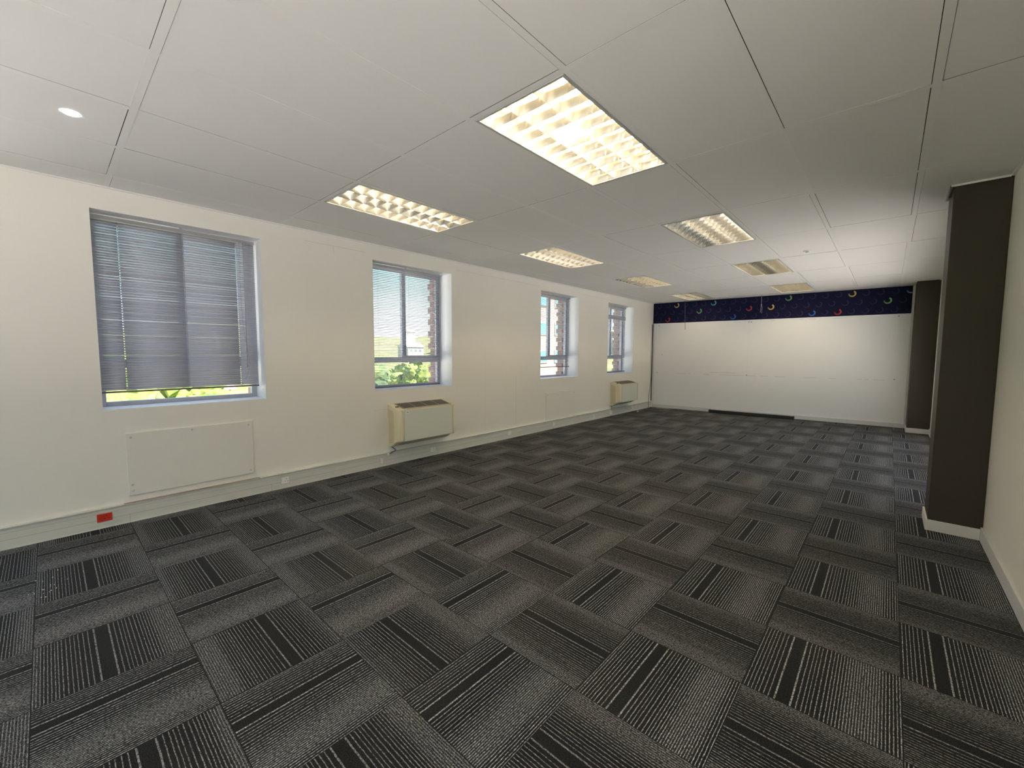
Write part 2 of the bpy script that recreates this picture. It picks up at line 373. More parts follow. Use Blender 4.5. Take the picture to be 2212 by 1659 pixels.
# back wall (behind the camera) with a wide glazed opening added for fill daylight
b = MB(); b.box((-.3, YB-.2, -.05), (.3, YB, CH+.3)); b.box((4.86, YB-.2, -.05), (XR+.2, YB, CH+.3)); b.box((.3, YB-.2, -.05), (4.86, YB, .12)); b.box((.3, YB-.2, 2.55), (4.86, YB, CH+.3))
b.build('wall_back', M['wall'], kind='structure')
# far wall, very slightly skewed
b = MB()
v = [(-.33, far_y(-.33)), (5.3, far_y(5.3)), (5.3, far_y(5.3)+.2), (-.33, far_y(-.33)+.2)]
b.prism(v, 2, -.05, CH+.3); b.build('wall_far', M['far'], kind='structure')
MB().box((-.52, YB-.2, CH+.3), (XR+2.4, 12, CH+.5)).build('roof_slab', M['outwall'], kind='structure')  # eave past the right wall added to keep direct sun out

# pillars
PX = 4.832
def pillar(name, y0, y1):
    MB().box((PX, y0, 0), (XR, y1, CH+.02)).build(name, M['pillar'], bevel=.004, kind='structure')
pillar('wall_pillar_front', 4.712, 5.08); pillar('wall_pillar_rear', 10.265, 10.80)

# skirtings
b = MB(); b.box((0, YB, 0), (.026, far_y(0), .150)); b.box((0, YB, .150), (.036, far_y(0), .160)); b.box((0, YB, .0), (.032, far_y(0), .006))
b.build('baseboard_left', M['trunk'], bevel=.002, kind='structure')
b = MB(); b.box((XR-.014, YB, 0), (XR, 4.712, .10)); b.box((XR-.014, 5.08, 0), (XR, 10.265, .10)); b.build('baseboard_right', M['skirt'], bevel=.003, kind='structure')
b = MB(); b.box((PX-.014, 4.698, 0), (XR-.014, 4.712, .085)); b.box((PX-.014, 4.712, 0), (PX, 5.08, .085)); b.build('baseboard_pillar_front', M['skirt_warm'], bevel=.003, kind='structure')
b = MB(); b.box((PX-.014, 10.251, 0), (XR-.014, 10.265, .085)); b.box((PX-.014, 10.265, 0), (PX, 10.80, .085)); b.build('baseboard_pillar_rear', M['skirt'], bevel=.003, kind='structure')
b = MB(); b.prism([(.036, far_y(.036)-.014), (PX-.014, far_y(PX)-.014), (PX-.014, far_y(PX)), (.036, far_y(.036))], 2, 0, .085); b.build('baseboard_far', M['skirt'], bevel=.003, kind='structure')
# strip where the far wall meets the dark pillar, strip in the far left corner
MB().box((4.797, 10.70, .085), (4.829, 10.80, CH)).build('trim_1', M['skirt'], kind='structure')
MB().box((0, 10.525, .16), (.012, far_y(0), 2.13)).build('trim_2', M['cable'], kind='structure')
# slim light edge under the navy band
b = MB(); b.prism([(.004, far_y(.004)-.007), (4.797, far_y(4.797)-.007), (4.797, far_y(4.797)), (.004, far_y(.004))], 2, 2.128, 2.137); b.build('trim_3', M['white'], kind='structure')

# ------------------------------------------------------------------ ceiling: tiles set above flat tees
LIGHTS = {(-2, -1), (0, -2), (0, 0), (0, 2), (0, 4), (0, 6), (3, 0), (3, 2), (3, 4), (3, 6)}     # (k, j): X cell k..k+1 going left, Y cell j..j+1
tw = .017
xs = sorted([0.0] + [QX-QS*k for k in range(-2, 6)] + [XR]); yl = sorted([YB] + [PY+PS*j for j in range(-5, 8)] + [11.1])
tb = MB()
for i in range(len(xs)-1):
    for j in range(len(yl)-1):
        x0, x1, y0, y1 = xs[i], xs[i+1], yl[j], yl[j+1]
        k = round((QX-x1)/QS); jj = round((y0-PY)/PS)
        if abs(QX-x1-k*QS) < .01 and (k, jj) in LIGHTS: continue
        g = lambda: random.choice((-.003, -.001, .0012, .0018, .0026, .0034))
        ex0 = x0+tw+g() if i else x0; ex1 = x1-tw-g() if i < len(xs)-2 else x1
        ey0 = y0+tw+g() if j else y0; ey1 = y1-tw-g() if j < len(yl)-2 else y1
        tb.box((ex0, ey0, CH+.0005), (ex1, ey1, CH+.014))
ceil = tb.build('ceiling', M['tile'], kind='structure')
b = MB()
for x in xs[1:-1]: b.box((x-tw, YB, CH-.0008), (x+tw, 11.1, CH+.0002))
for y in yl[1:-1]:
    for x0, x1 in zip(xs, xs[1:]): b.box((x0+(tw if x0 else 0), y-tw, CH-.0008), (x1-tw, y+tw, CH+.0002))
b.build('ceiling_grid', M['tee'], ceil)
MB().box((-.02, YB, CH+.16), (XR+.02, 11.1, CH+.17)).build('ceiling_void', M['void'], ceil)
# wall angle round the edge, and round the front pillar
b = MB(); b.box((0, YB, CH-.010), (.016, far_y(0), CH)); b.box((XR-.018, YB, CH-.012), (XR, 4.69, CH)); b.box((XR-.018, 5.10, CH-.012), (XR, 10.25, CH))
b.build('trim_4', M['tee'], kind='structure')
b = MB(); b.box((PX-.022, 4.69, CH-.014), (PX-.016, 5.10, CH)); b.box((PX-.022, 4.69, CH-.014), (XR-.018, 4.696, CH)); b.box((PX-.022, 5.094, CH-.014), (XR-.018, 5.10, CH))
b.build('trim_5', M['tee'], kind='structure')

# ------------------------------------------------------------------ windows and blinds
def window(idx, y0, y1, WZ0=WZ0):
    w_ = empty('window_%d' % idx, (-.30, (y0+y1)/2, WZ0)); w_['kind'] = 'structure'
    X0, X1 = -.33, -.28; fr = .042; ym = (y0+y1)/2
    b = MB(); b.box((X0, y0, WZ0+.0), (X1, y0+fr, WZ1)); b.box((X0, y1-fr, WZ0), (X1, y1, WZ1)); b.box((X0, y0+fr, WZ0), (X1, y1-fr, WZ0+fr)); b.box((X0, y0+fr, WZ1-fr), (X1, y1-fr, WZ1))
    b.box((X0, y0+fr, 1.25), (X1, y1-fr, 1.318)); b.box((X0, ym-.020, 1.318), (X1, ym+.022, WZ1-fr))
    b.build('window_frame', M['alu'], w_, bevel=.003)
    # opening sash rim in the far half
    b = MB(); a0, a1, c0, c1 = ym+.024, y1-fr, 1.318, WZ1-fr
    b.box((X1-.006, a0-.002, c0), (X1+.012, a0+.006, c1)); b.box((X1-.006, a1-.022, c0), (X1+.012, a1, c1)); b.box((X1-.006, a0, c0), (X1+.012, a1, c0+.022)); b.box((X1-.006, a0, c1-.022), (X1+.012, a1, c1))
    b.build('sash', M['alu'], w_, bevel=.002)
    MB().box((X1+.002, ym-.045, 1.318), (X1+.030, ym+.03, 1.345)).build('latch', M['alu'], w_, bevel=.004)
    for (p0, p1, q0, q1) in ((y0+fr, ym-.024, 1.318, WZ1-fr), (ym+.024, y1-fr, 1.318, WZ1-fr), (y0+fr, y1-fr, WZ0+fr, 1.25)):
        MB().box((-.308, p0, q0), (-.302, p1, q1)).build('glass_pane', M['glass'], w_)
    MB().box((-.28, y0+.002, WZ0+.0002), (-.004, y1-.002, WZ0+.006)).build('sill', M['reveal'], w_, bevel=.002)
for i, (a0, a1) in enumerate(WIN): window(i+1, a0, a1)
for i, (a0, a1) in enumerate(FILL_WIN): window(i+5, a0, a1, HZ0)  # added daylight windows, none of them in view
w_ = empty('window_12', (2.6, YB-.1, .12)); w_['kind'] = 'structure'  # unseen back glazing, added to let daylight in from behind
b = MB()
for q in range(5): b.box((.3+q*1.13, YB-.12, .12), (.34+q*1.13, YB-.06, 2.55))
b.box((.34, YB-.119, .12), (4.86, YB-.061, .16)); b.box((.34, YB-.119, 2.51), (4.86, YB-.061, 2.55)); b.build('window_frame', M['alu'], w_)
for q in range(4): MB().box((.34+q*1.13, YB-.093, .16), (1.43+q*1.13, YB-.087, 2.51)).build('glass_pane', M['glass'], w_)

for i, (a0, a1) in enumerate(FILL_RWIN):  # frames and glass for the added right-hand daylight openings
    w_ = empty('window_%d' % (8+i), (XR+.12, (a0+a1)/2, RZ0)); w_['kind'] = 'structure'  # added unseen window
    b = MB(); X0, X1 = XR+.12, XR+.17
    b.box((X0, a0, RZ0), (X1, a0+.04, RZ1)); b.box((X0, a1-.04, RZ0), (X1, a1, RZ1)); b.box((X0, a0+.04, RZ0), (X1, a1-.04, RZ0+.04)); b.box((X0, a0+.04, RZ1-.04), (X1, a1-.04, RZ1)); b.box((X0, (a0+a1)/2-.02, RZ0+.04), (X1, (a0+a1)/2+.02, RZ1-.04))
    b.build('window_frame', M['alu'], w_)
    for p0, p1 in ((a0+.04, (a0+a1)/2-.02), ((a0+a1)/2+.02, a1-.04)): MB().box((XR+.142, p0, RZ0+.04), (XR+.148, p1, RZ1-.04)).build('glass_pane', M['glass'], w_)

def blind(y0, y1, zbot, tilt_deg, label, cords, bunch=None, wand=True, holes=True):
    root = empty('venetian_blind', (-.15, (y0+y1)/2, WZ1-.03)); tag(root, label, 'blind', 'venetian blinds in the window recesses')
    xc = -.15; hw = .0125; top = WZ1-.010
    b = MB(); b.box((xc-.014, y0, top-.030), (xc+.014, y1, top)); b.box((xc+.004, (y0+y1)/2-.01, top), (xc+.012, (y0+y1)/2+.01, WZ1)); b.build('headrail', M['rail'], root, bevel=.002)
    b = MB(); pitch = .0205; z = top-.045; n = 0; segs = []
    ye = [y0+.004] + [c for q in cords for c in (q-.004, q+.004)] + [y1-.004] if holes else [y0+.004, y1-.004]
    while z > zbot+.022:
        t = math.radians(tilt_deg + random.uniform(-1.6, 1.6))
        if bunch and bunch[0] < z < bunch[1]: t = math.radians(80)
        cx, cz = math.cos(t)*hw, math.sin(t)*hw; nx, nz = math.sin(t)*.0018, math.cos(t)*.0018
        # convex slat: room edge low, crown in the middle
        dz = random.uniform(-.0008, .0008)
        prof = [(xc+cx, z-cz+dz), (xc+cx*.35+nx, z-cz*.35+nz+dz), (xc-cx*.35+nx, z+cz*.35+nz+dz), (xc-cx, z+cz+dz)]
        spans = [(a0, a1, (0, 1, 2)) for a0, a1 in zip(ye[::2], ye[1::2])]
        if holes: spans += [(q_-.004, q_+.004, (0, 2)) for q_ in cords if q_ != cords[1]] + [(cords[1]-.004, cords[1]+.004, (0, 1, 2))]
        for a0, a1, qs in spans:
            vs = [[b.b.verts.new((px, yy, pz)) for px, pz in prof] for yy in (a0, a1)]
            for q in qs:
                f = b.b.faces.new((vs[0][q], vs[0][q+1], vs[1][q+1], vs[1][q])); f.smooth = True
        z -= pitch
    so_ = b.build('slats', M['slat'], root)
    md = so_.modifiers.new('thick', 'SOLIDIFY'); md.thickness = .0004
    MB().box((xc-.011, y0+.002, zbot), (xc+.011, y1-.002, zbot+.014)).build('bottom_rail', M['bottom'], root, bevel=.003)
    for q in cords:
        MB().tube([(xc+.012, q, top-.03), (xc+.0125, q, zbot+.012)], .0009, 5).build('ladder_cord', M['cord'], root)
    if wand:
        MB().tube([(xc+.024, y1-.10, top-.028), (xc+.034, y1-.102, top-.3), (xc+.034, y1-.105, zbot+.19)], .0032, 6).build('tilt_wand', M['wand'], root)
        MB().tube(smooth_curve([(xc+.018, y1-.13, top-.03), (xc+.022, y1-.13, 1.75), (xc+.03, y1-.10, 1.42), (xc+.024, y1-.085, 1.25), (xc+.022, y1-.12, 1.12)]), .0014, 5).build('lift_cord', M['cord'], root)
    return root
blind(.392, 1.53, 1.045, 57, 'closed grey venetian blind, the widest in view, stopping just above the sill', [.55, .97, 1.375])
blind(2.722, 3.80, .945, -10, 'open venetian blind reaching the sill, in the window above the nearer fan coil heater', [2.86, 3.30, 3.68], holes=False, wand=False)
blind(5.908, 7.00, 1.115, -10, 'open venetian blind stopping above the sill, brick building behind it', [6.05, 6.5, 6.88], holes=False, wand=False)
blind(8.25, 9.34, .955, -10, 'open venetian blind with a closed bunch of slats near its top', [8.4, 8.8, 9.2], bunch=(2.15, 2.235), holes=False, wand=False)

# ------------------------------------------------------------------ ceiling lights
def fixture(k, j, lit, label, missing=None):
    x1 = QX-QS*k-tw-.002; x0 = QX-QS*(k+1)+tw+.002; y0 = PY+PS*j+tw+.002; y1 = PY+PS*(j+1)-tw-.002
    root = empty('ceiling_light', ((x0+x1)/2, (y0+y1)/2, CH)); tag(root, label, 'ceiling light', 'louvred fluorescent ceiling lights')
    w_ = .016
    b = MB(); b.box((x0, y0, CH-.004), (x0+w_, y1, CH+.012)); b.box((x1-w_, y0, CH-.004), (x1, y1, CH+.012)); b.box((x0+w_, y0, CH-.004), (x1-w_, y0+w_, CH+.012)); b.box((x0+w_, y1-w_, CH-.004), (x1-w_, y1, CH+.012))
    b.build('fixture_frame', M['fix'], root, bevel=.002)
    # reflector box, open below
    b = MB(); h = CH+.105; a = .012
    b.quad([(x0+a, y0+a, h), (x1-a, y0+a, h), (x1-a, y1-a, h), (x0+a, y1-a, h)])
    b.quad([(x0+a, y0+a, CH+.005), (x0+a, y1-a, CH+.005), (x0+a, y1-a, h), (x0+a, y0+a, h)]); b.quad([(x1-a, y0+a, CH+.005), (x1-a, y1-a, CH+.005), (x1-a, y1-a, h), (x1-a, y0+a, h)])
    b.quad([(x0+a, y0+a, CH+.005), (x1-a, y0+a, CH+.005), (x1-a, y0+a, h), (x0+a, y0+a, h)]); b.quad([(x0+a, y1-a, CH+.005), (x1-a, y1-a, CH+.005), (x1-a, y1-a, h), (x0+a, y1-a, h)])
    b.build('reflector', M['refl'], root)
    ix0, ix1, iy0, iy1 = x0+w_, x1-w_, y0+w_, y1-w_; cw = (ix1-ix0)/3; n = 10; cl = (iy1-iy0)/n
    b = MB(); zt, zb = CH+.052, CH+.002
    # long V-shaped reflectors between the tubes, and the two sides
    def vee(x, yw, side=0):
        t = .016
        if side <= 0: b.quad([(x, iy0, zb), (x, iy1, zb), (x-t, iy1, zt), (x-t, iy0, zt)])
        if side >= 0: b.quad([(x, iy0, zb), (x, iy1, zb), (x+t, iy1, zt), (x+t, iy0, zt)])
    vee(ix0, 0, 1); vee(ix0+cw, 0); vee(ix0+2*cw, 0); vee(ix1, 0, -1)
    # cross blades: curved, a row per lamp bay
    for c in range(3):
        xa, xb_ = ix0+c*cw+.002, ix0+(c+1)*cw-.002
        for q in range(0, n+1):
            if missing == (c, q): continue
            y = iy0+q*cl; N = 6
            for sgn in ((1,) if q == 0 else (-1,) if q == n else (-1, 1)):
                for s_ in range(N):
                    ua, ub = s_/N, (s_+1)/N
                    ta, tb_ = .011*(1+.25*math.sin(math.pi*ua)), .011*(1+.25*math.sin(math.pi*ub))
                    da, db = -.012*math.sin(math.pi*ua), -.012*math.sin(math.pi*ub)   # blades dip to a scoop below the tube
                    b.quad([(xa+(xb_-xa)*ua, y, zb), (xa+(xb_-xa)*ub, y, zb), (xa+(xb_-xa)*ub, y+sgn*tb_, zt+db), (xa+(xb_-xa)*ua, y+sgn*ta, zt+da)])
    b.build('louvre', M['louvre'], root)
    for c in range(3):
        xc = ix0+(c+.5)*cw; on = lit[c]
        t = MB().tube([(xc, iy0+.03, CH+.078), (xc, iy1-.03, CH+.078)], .013, 10).build('fluorescent_tube', M['tube_on'] if on else M['tube_off'], root)
        for ye_ in (iy0+.012, iy1-.032): MB().tube([(xc, ye_, CH+.078), (xc, ye_+.020, CH+.078)], .0145, 10).build('tube_cap', M['cap'], t)
    return root
fixture(0, 0, (1, 1, 1), 'largest ceiling light in view, all three tubes glowing warm behind a louvre', missing=(1, 4))
fixture(0, 2, (0, 1, 1), 'ceiling light two panels beyond the largest one, one bay along its window side dark')
fixture(0, 4, (1, 0, 1), 'ceiling light with a dark middle bay between two cream lit bays')
fixture(0, 6, (1, 1, 1), 'ceiling light nearest the far wall in the row farther from the windows')
fixture(3, 0, (1, 0, 1), 'ceiling light near the widest window, grey unlit bay between two yellow ones')
fixture(3, 2, (1, 1, 1), 'second ceiling light along the window wall, three white streaks through its louvre')
fixture(3, 4, (0, 1, 1), 'third ceiling light along the window wall, its wall side bay dark')
fixture(3, 6, (1, 1, 0), 'small seeming ceiling light nearest the far wall in the row along the windows')

fixture(0, -2, (1, 1, 1), 'unseen ceiling light added behind the camera in the same row as the largest one')  # extra fixture out of view, added to brighten the room

fixture(-2, -1, (1, 1, 1), 'unseen ceiling light added beside the camera to brighten the wall opposite the windows')  # extra fixture out of view, added to light the right wall and pillar

# small round downlight near the left wall
root = empty('downlight', (1.252, .268, CH)); tag(root, 'small round downlight shining blue white in a ceiling tile', 'downlight')
b = MB(); seg = 32
for r_a, r_b, za, zb_ in ((.036, .034, -.001, -.004), (.034, .029, -.004, -.003)):
    for s_ in range(seg):
        t0, t1 = 2*math.pi*s_/seg, 2*math.pi*(s_+1)/seg
        b.quad([(1.252+r_a*math.cos(t0), .268+r_a*math.sin(t0), CH+za), (1.252+r_a*math.cos(t1), .268+r_a*math.sin(t1), CH+za), (1.252+r_b*math.cos(t1), .268+r_b*math.sin(t1), CH+zb_), (1.252+r_b*math.cos(t0), .268+r_b*math.sin(t0), CH+zb_)])
b.build('bezel', M['white'], root)
MB().tube([(1.252, .268, CH-.0045), (1.252, .268, CH-.0015)], .029, 24).build('lamp_disc', M['down'], root)
# sprinkler-like fitting in the ceiling
root = empty('ceiling_fitting', (3.725, 6.414, CH)); tag(root, 'small round pale fitting on the ceiling between two light rows', 'ceiling fitting')
MB().tube([(3.725, 6.414, CH), (3.725, 6.414, CH-.008)], [.045, .04], 20).build('base', M['white'], root)
MB().tube([(3.725, 6.414, CH-.008), (3.725, 6.414, CH-.02)], [.02, .014], 12).build('tip', M['fix'], root)

# ------------------------------------------------------------------ navy band with rings
b = MB(); b.prism([(.004, far_y(.004)-.004), (4.797, far_y(4.797)-.004), (4.797, far_y(4.797)-.0005), (.004, far_y(.004)-.0005)], 2, 2.137, CH-.001)
band = b.build('wallpaper_band', M['navy']); tag(band, 'navy wallpaper border with rows of small coloured rings above the white far wall', 'wallpaper')
me = bpy.data.meshes.new('ring_print'); bmr = bmesh.new(); lay = bmr.loops.layers.float_color.new('Col')
NAVY = (.0065, .007, .035); DIM = (.024, .029, .075)
RC = {'y': (.62, .46, .14), 'c': (.14, .38, .50), 'g': (.17, .42, .13), 'r': (.45, .05, .04), 'b': (.03, .12, .48)}
rows = [(2.565, .157, {2: 'y', 6: 'c', 13: 'g', 18: 'y', 22: 'c'}), (2.395, .264-.2095, {5: 'g', 10: 'r', 12: 'y', 21: 'g'}), (2.225, .157, {1: 'r', 8: 'b', 15: 'b', 17: 'r'})]
for z, s0, cols in rows:
    for n_ in range(23):
        s_ = s0+.2098*n_; c = RC[cols[n_]] if n_ in cols else DIM; N = 22; ro, ri = .060, .038
        if n_ in cols: ro, ri = .063, .036
        for q in range(N):
            def pt(i_, r_):
                t = math.radians(172 + i_/N*250); w2 = 1-.2*(1-i_/N); rm = (ro+ri)/2; rr_ = rm+(r_-rm)*w2
                x = s_+rr_*math.cos(t); x = min(max(x, .006), 4.79); return (x, far_y(x)-.0052, z+rr_*math.sin(t))
            f = bmr.faces.new([bmr.verts.new(pt(q, ri)), bmr.verts.new(pt(q, ro)), bmr.verts.new(pt(q+1, ro)), bmr.verts.new(pt(q+1, ri))])
            for lp, i_ in zip(f.loops, (q, q, q+1, q+1)):
                a_ = min(1, .12+1.25*math.sqrt(i_/N)); lp[lay] = (*[NAVY[k]+(c[k]-NAVY[k])*a_ for k in range(3)], 1)
bmesh.ops.recalc_face_normals(bmr, faces=bmr.faces); bmr.to_mesh(me); bmr.free()
mr = mat('ring_print', (.5, .5, .5), rough=.6, spec=.15); vc = mr.node_tree.nodes.new('ShaderNodeVertexColor'); vc.layer_name = 'Col'
mr.node_tree.links.new(vc.outputs[0], mr.node_tree.nodes['Principled BSDF'].inputs['Base Color']); me.materials.append(mr)
ro_ = bpy.data.objects.new('ring_print', me); COL.objects.link(ro_); ro_.parent = band

# hanging rod and cords in front of the far wall
o = MB().tube([(.842, 10.40, CH), (.85, 10.40, 2.3), (.865, 10.40, 1.955)], .005, 8).build('hanging_rod', M['rod']); tag(o, 'thin grey rod hanging from the ceiling in front of the far wall', 'rod')
b = MB()
b.tube([(2.436, 10.44, CH), (2.44, 10.44, 2.44)], .004, 6); b.tube([(2.44, 10.44, 2.44), (2.43, 10.44, 2.36), (2.425, 10.44, 2.27)], .004, 6); b.tube([(2.44, 10.44, 2.44), (2.455, 10.44, 2.36), (2.45, 10.44, 2.25)], .004, 6); b.tube([(2.44, 10.44, 2.445), (2.44, 10.44, 2.40)], .010, 8)
o = b.build('knotted_string', M['cord']); tag(o, 'short knotted cord with two tails hanging over the navy band', 'cord')

# ------------------------------------------------------------------ black bar on the floor
ang = math.atan2(.055, 1); root = empty('floor_bar', (2.285, 10.49, 0)); tag(root, 'long black box shaped bar lying on the carpet along the far wall', 'bar')
def lpt(s_, d): return (1.455+s_*math.cos(ang)-d*math.sin(ang), 10.43+s_*math.sin(ang)+d*math.cos(ang))
b = MB(); b.prism([lpt(.02, -.0), lpt(1.65, 0), lpt(1.65, .075), lpt(.02, .075)], 2, .002, .072); b.build('body', M['black'], root, bevel=.004)
for s0_, s1_ in ((0, .02), (1.65, 1.67)):
    b = MB(); b.prism([lpt(s0_, -.003), lpt(s1_, -.003), lpt(s1_, .078), lpt(s0_, .078)], 2, 0, .076); b.build('end_cap', M['black'], root, bevel=.003)
b = MB(); b.prism([lpt(.02, -.004), lpt(1.65, -.004), lpt(1.65, 0), lpt(.02, 0)], 2, .03, .04); b.build('slot_strip', M['cable_b'], root)

# ------------------------------------------------------------------ fan coil heaters
mat_fin = mat('grille_fin', (.24, .22, .19), rough=.5)
def heater(y0, label):
    W_ = .872; root = empty('fan_coil_heater', (0, y0+W_/2, .223)); tag(root, label, 'heater', 'wall mounted fan coil heaters')
    D = .25
    # side profile (x, z): back to front; front panel leans very little, underside sweeps up
    prof = [(0, .224), (.05, .226), (.11, .245), (.17, .285), (.215, .302), (.246, .306), (D, .33), (D, .68), (.243, .700), (.20, .712), (.12, .730), (.04, .745), (0, .748)]
    def cap(ya, yb, sgn):
        b = MB(); n = 7; rings = []
        for i in range(n+1):
            t = i/n; a_ = t*math.pi/2; ins = (1-math.cos(a_))*0; y = ya+(yb-ya)*t
            # the outer edge is rounded in plan: shrink depth towards the outside
            k = math.sqrt(max(0, 1-(1-t)**2)); dx = 1-.24*(1-k)
            rings.append([b.b.verts.new((x*dx, y, .48+(z-.48)*(1-.015*(1-k)))) for x, z in prof])
        for A, B in zip(rings, rings[1:]):
            for q in range(len(prof)): f = b.b.faces.new((A[q], A[(q+1) % len(prof)], B[(q+1) % len(prof)], B[q])); f.smooth = True
        b.b.faces.new(rings[0]); b.b.faces.new(rings[-1])
        c = b.build('end_cover', M['cream'], root)
        # recessed side panel and its rim
        yo = ya-sgn*.0015
        r = MB(); N = 10; pl = [(.012, .262), (.105, .272)] + [(.105+.028*math.sin(i/N*math.pi/2), .30-.028*math.cos(i/N*math.pi/2)) for i in range(N+1)] + [(.133, .62)] + [(.133-.05*(1-math.cos(i/N*math.pi/2)), .62+.065*math.sin(i/N*math.pi/2)) for i in range(1, N+1)] + [(.012, .695)]
        vsA = [r.b.verts.new((x, ya-sgn*.001, z)) for x, z in pl]; r.b.faces.new(vsA)
        r.build('side_recess', M['cream_in'], c)
        rim = MB(); rim.tube([(x, ya-sgn*.002, z) for x, z in pl+[pl[0]]], .0032, 6, cap=False); rim.build('side_rim', M['cream'], c)
        # finger grooves on the front corner
        g_ = MB(); ym = ya+sgn*.045
        g_.tube(smooth_curve([(D*.99, ym-sgn*.015, .325), (D+.001, ym, .345), (D+.001, ym+sgn*.004, .66), (D*.985, ym-sgn*.018, .685)]), .003, 6); g_.build('corner_groove', M['cream_in'], c)
    cap(y0, y0+.068, 1); cap(y0+W_, y0+W_-.068, -1)
    ya, yb = y0+.068, y0+W_-.068
    b = MB(); core = [(x-.004 if x > .01 else x, z) for x, z in prof]
    b.prism([(x, z) for x, z in core], 1, ya, yb); b.build('casing', M['cream_in'], root)
    MB().box((D-.004, ya+.002, .312), (D+.004, yb-.002, .688)).build('front_panel', M['front'], root, bevel=.003)
    # top grille: sloping slab with four dark slotted bays
    def tz(x): return .748-.048*(x/.243)**1.25
    b = MB(); N = 8
    for i in range(N):
        xa, xb2 = .02+.20*i/N, .02+.20*(i+1)/N
        b.quad([(xa, ya+.012, tz(xa)+.003), (xb2, ya+.012, tz(xb2)+.003), (xb2, yb-.004, tz(xb2)+.003), (xa, yb-.004, tz(xa)+.003)])
    gr = b.build('top_grille', M['grille'], root)
    b = MB()
    for q in range(5):
        y = ya+.016+q*(yb-ya-.028)/4
        for i in range(N):
            xa, xb2 = .02+.20*i/N, .02+.20*(i+1)/N
            b.quad([(xa, y-.005, tz(xa)+.006), (xb2, y-.005, tz(xb2)+.006), (xb2, y+.005, tz(xb2)+.006), (xa, y+.005, tz(xa)+.006)])
    for xq in (.018, .218): b.box((xq-.004, ya+.008, tz(xq)+.0005), (xq+.006, yb, tz(xq)+.006))
    b.build('grille_frame', M['grille_bar'], gr)
    b = MB()
    for q in range(11):
        x = .035+q*.0165; b.box((x, ya+.016, tz(x)+.0032), (x+.003, yb-.01, tz(x)+.0048))
    b.build('grille_fins', mat_fin, gr)
    for yk in (.022, .040):
        MB().tube([(.135+yk*.6, y0+yk, tz(.14)-.002), (.135+yk*.6, y0+yk, tz(.14)+.010)], .009, 12).build('control_knob', M['black'], root)
    return root, ya
h1, ya = heater(2.882, 'cream wall heater under the blind lit window, nearer of the two')
# small oval badge on the nearer heater's front
b = MB(); N = 20; cyb, czb = ya+.045, .662
b.b.faces.new([b.b.verts.new((.2545, cyb+.030*math.cos(2*math.pi*i/N), czb+.015*math.sin(2*math.pi*i/N))) for i in range(N)])
bd = b.build('badge', M['white'], h1)
b = MB(); b.quad([(.2552, cyb-.018, czb-.003), (.2552, cyb+.018, czb-.003), (.2552, cyb+.018, czb+.002), (.2552, cyb-.018, czb+.002)])
b.b.faces.new([b.b.verts.new(p) for p in ((.2552, cyb-.006, czb+.003), (.2552, cyb+.006, czb+.003), (.2552, cyb, czb+.010))]); b.build('badge_mark', M['grille'], bd)
h2, _ = heater(8.402, 'cream wall heater below the last window, close to the far corner')
# power leads
o = MB().tube(smooth_curve([(.02, 2.905, .232), (.03, 2.93, .205), (.045, 2.955, .175), (.04, 2.92, .158), (.03, 2.872, .142)]), .0045, 8).build('power_lead', M['cable_b']); tag(o, 'short black lead curling from the nearer heater down to the trunking', 'cable')
o = MB().tube(smooth_curve([(.02, 8.42, .232), (.03, 8.425, .19), (.035, 8.40, .14)]), .0045, 8).build('power_lead', M['cable_b']); tag(o, 'black lead dropping from the farther heater into a white box', 'cable')

# ------------------------------------------------------------------ sockets on the trunking
def socket(y, z, w_, h_, mt, label, kind='uk', cat='socket'):
    x = .026; root = empty('power_socket' if kind != 'box' else 'isolator_switch', (x, y, z)); tag(root, label, cat)
    d = .03 if kind == 'box' else .009
    MB().box((x, y-w_/2, z-h_/2), (x+d, y+w_/2, z+h_/2)).build('faceplate', mt, root, bevel=.002)
    if kind == 'uk':
        b = MB()
        for dy, dz, a_, b_ in ((.012, .014, .0025, .005), (.0, -.010, .005, .0025), (.024, -.010, .005, .0025)): b.box((x+d, y+dy-a_, z+dz-b_), (x+d+.0006, y+dy+a_, z+dz+b_))
        b.build('pin_holes', M['hole'], root)
        MB().box((x+d, y-.030, z-.004), (x+d+.005, y-.019, z+.012)).build('rocker_switch', M['white'] if mt is not M['red'] else M['red'], root, bevel=.001)
    if kind == 'box': MB().box((x+d, y-.012, z-.016), (x+d+.006, y+.012, z+.016)).build('rocker_switch', M['panel'], root, bevel=.002)
    if kind == 'sw': MB().box((x+d, y-.008, z-.018), (x+d+.005, y+.008, z+.018)).build('rocker_switch', M['white'], root, bevel=.001)
    return root
socket(.353, .086, .085, .062, M['red'], 'red power socket in the trunking, the only red one')
socket(1.675, .082, .070, .060, M['white'], 'white power socket below the widest window, farther along from the red one')
socket(2.771, .071, .026, .062, M['white'], 'slim white switch in the trunking just before the nearer heater', 'sw', 'switch')
socket(3.535, .082, .080, .060, M['white'], 'white power socket in the trunking under the nearer heater')
socket(5.074, .082, .075, .058, M['white'], 'white power socket between the nearer heater and the smaller wall panel')
socket(6.272, .082, .075, .058, M['white'], 'white power socket below the smaller wall panel')
socket(7.664, .080, .070, .058, M['white'], 'white power socket next to the boxy white isolator')
socket(8.372, .075, .085, .085, M['white'], 'boxy white isolator switch under the farther heater', 'box', 'switch')
socket(9.429, .085, .070, .055, M['white'], 'white power socket nearest the far corner')
o = MB().tube([(.030, 2.862, .120), (.030, 2.862, .148)], .014, 10).build('cable_gland', M['white']); tag(o, 'small white cable gland on top of the trunking by the nearer heater', 'cable gland')

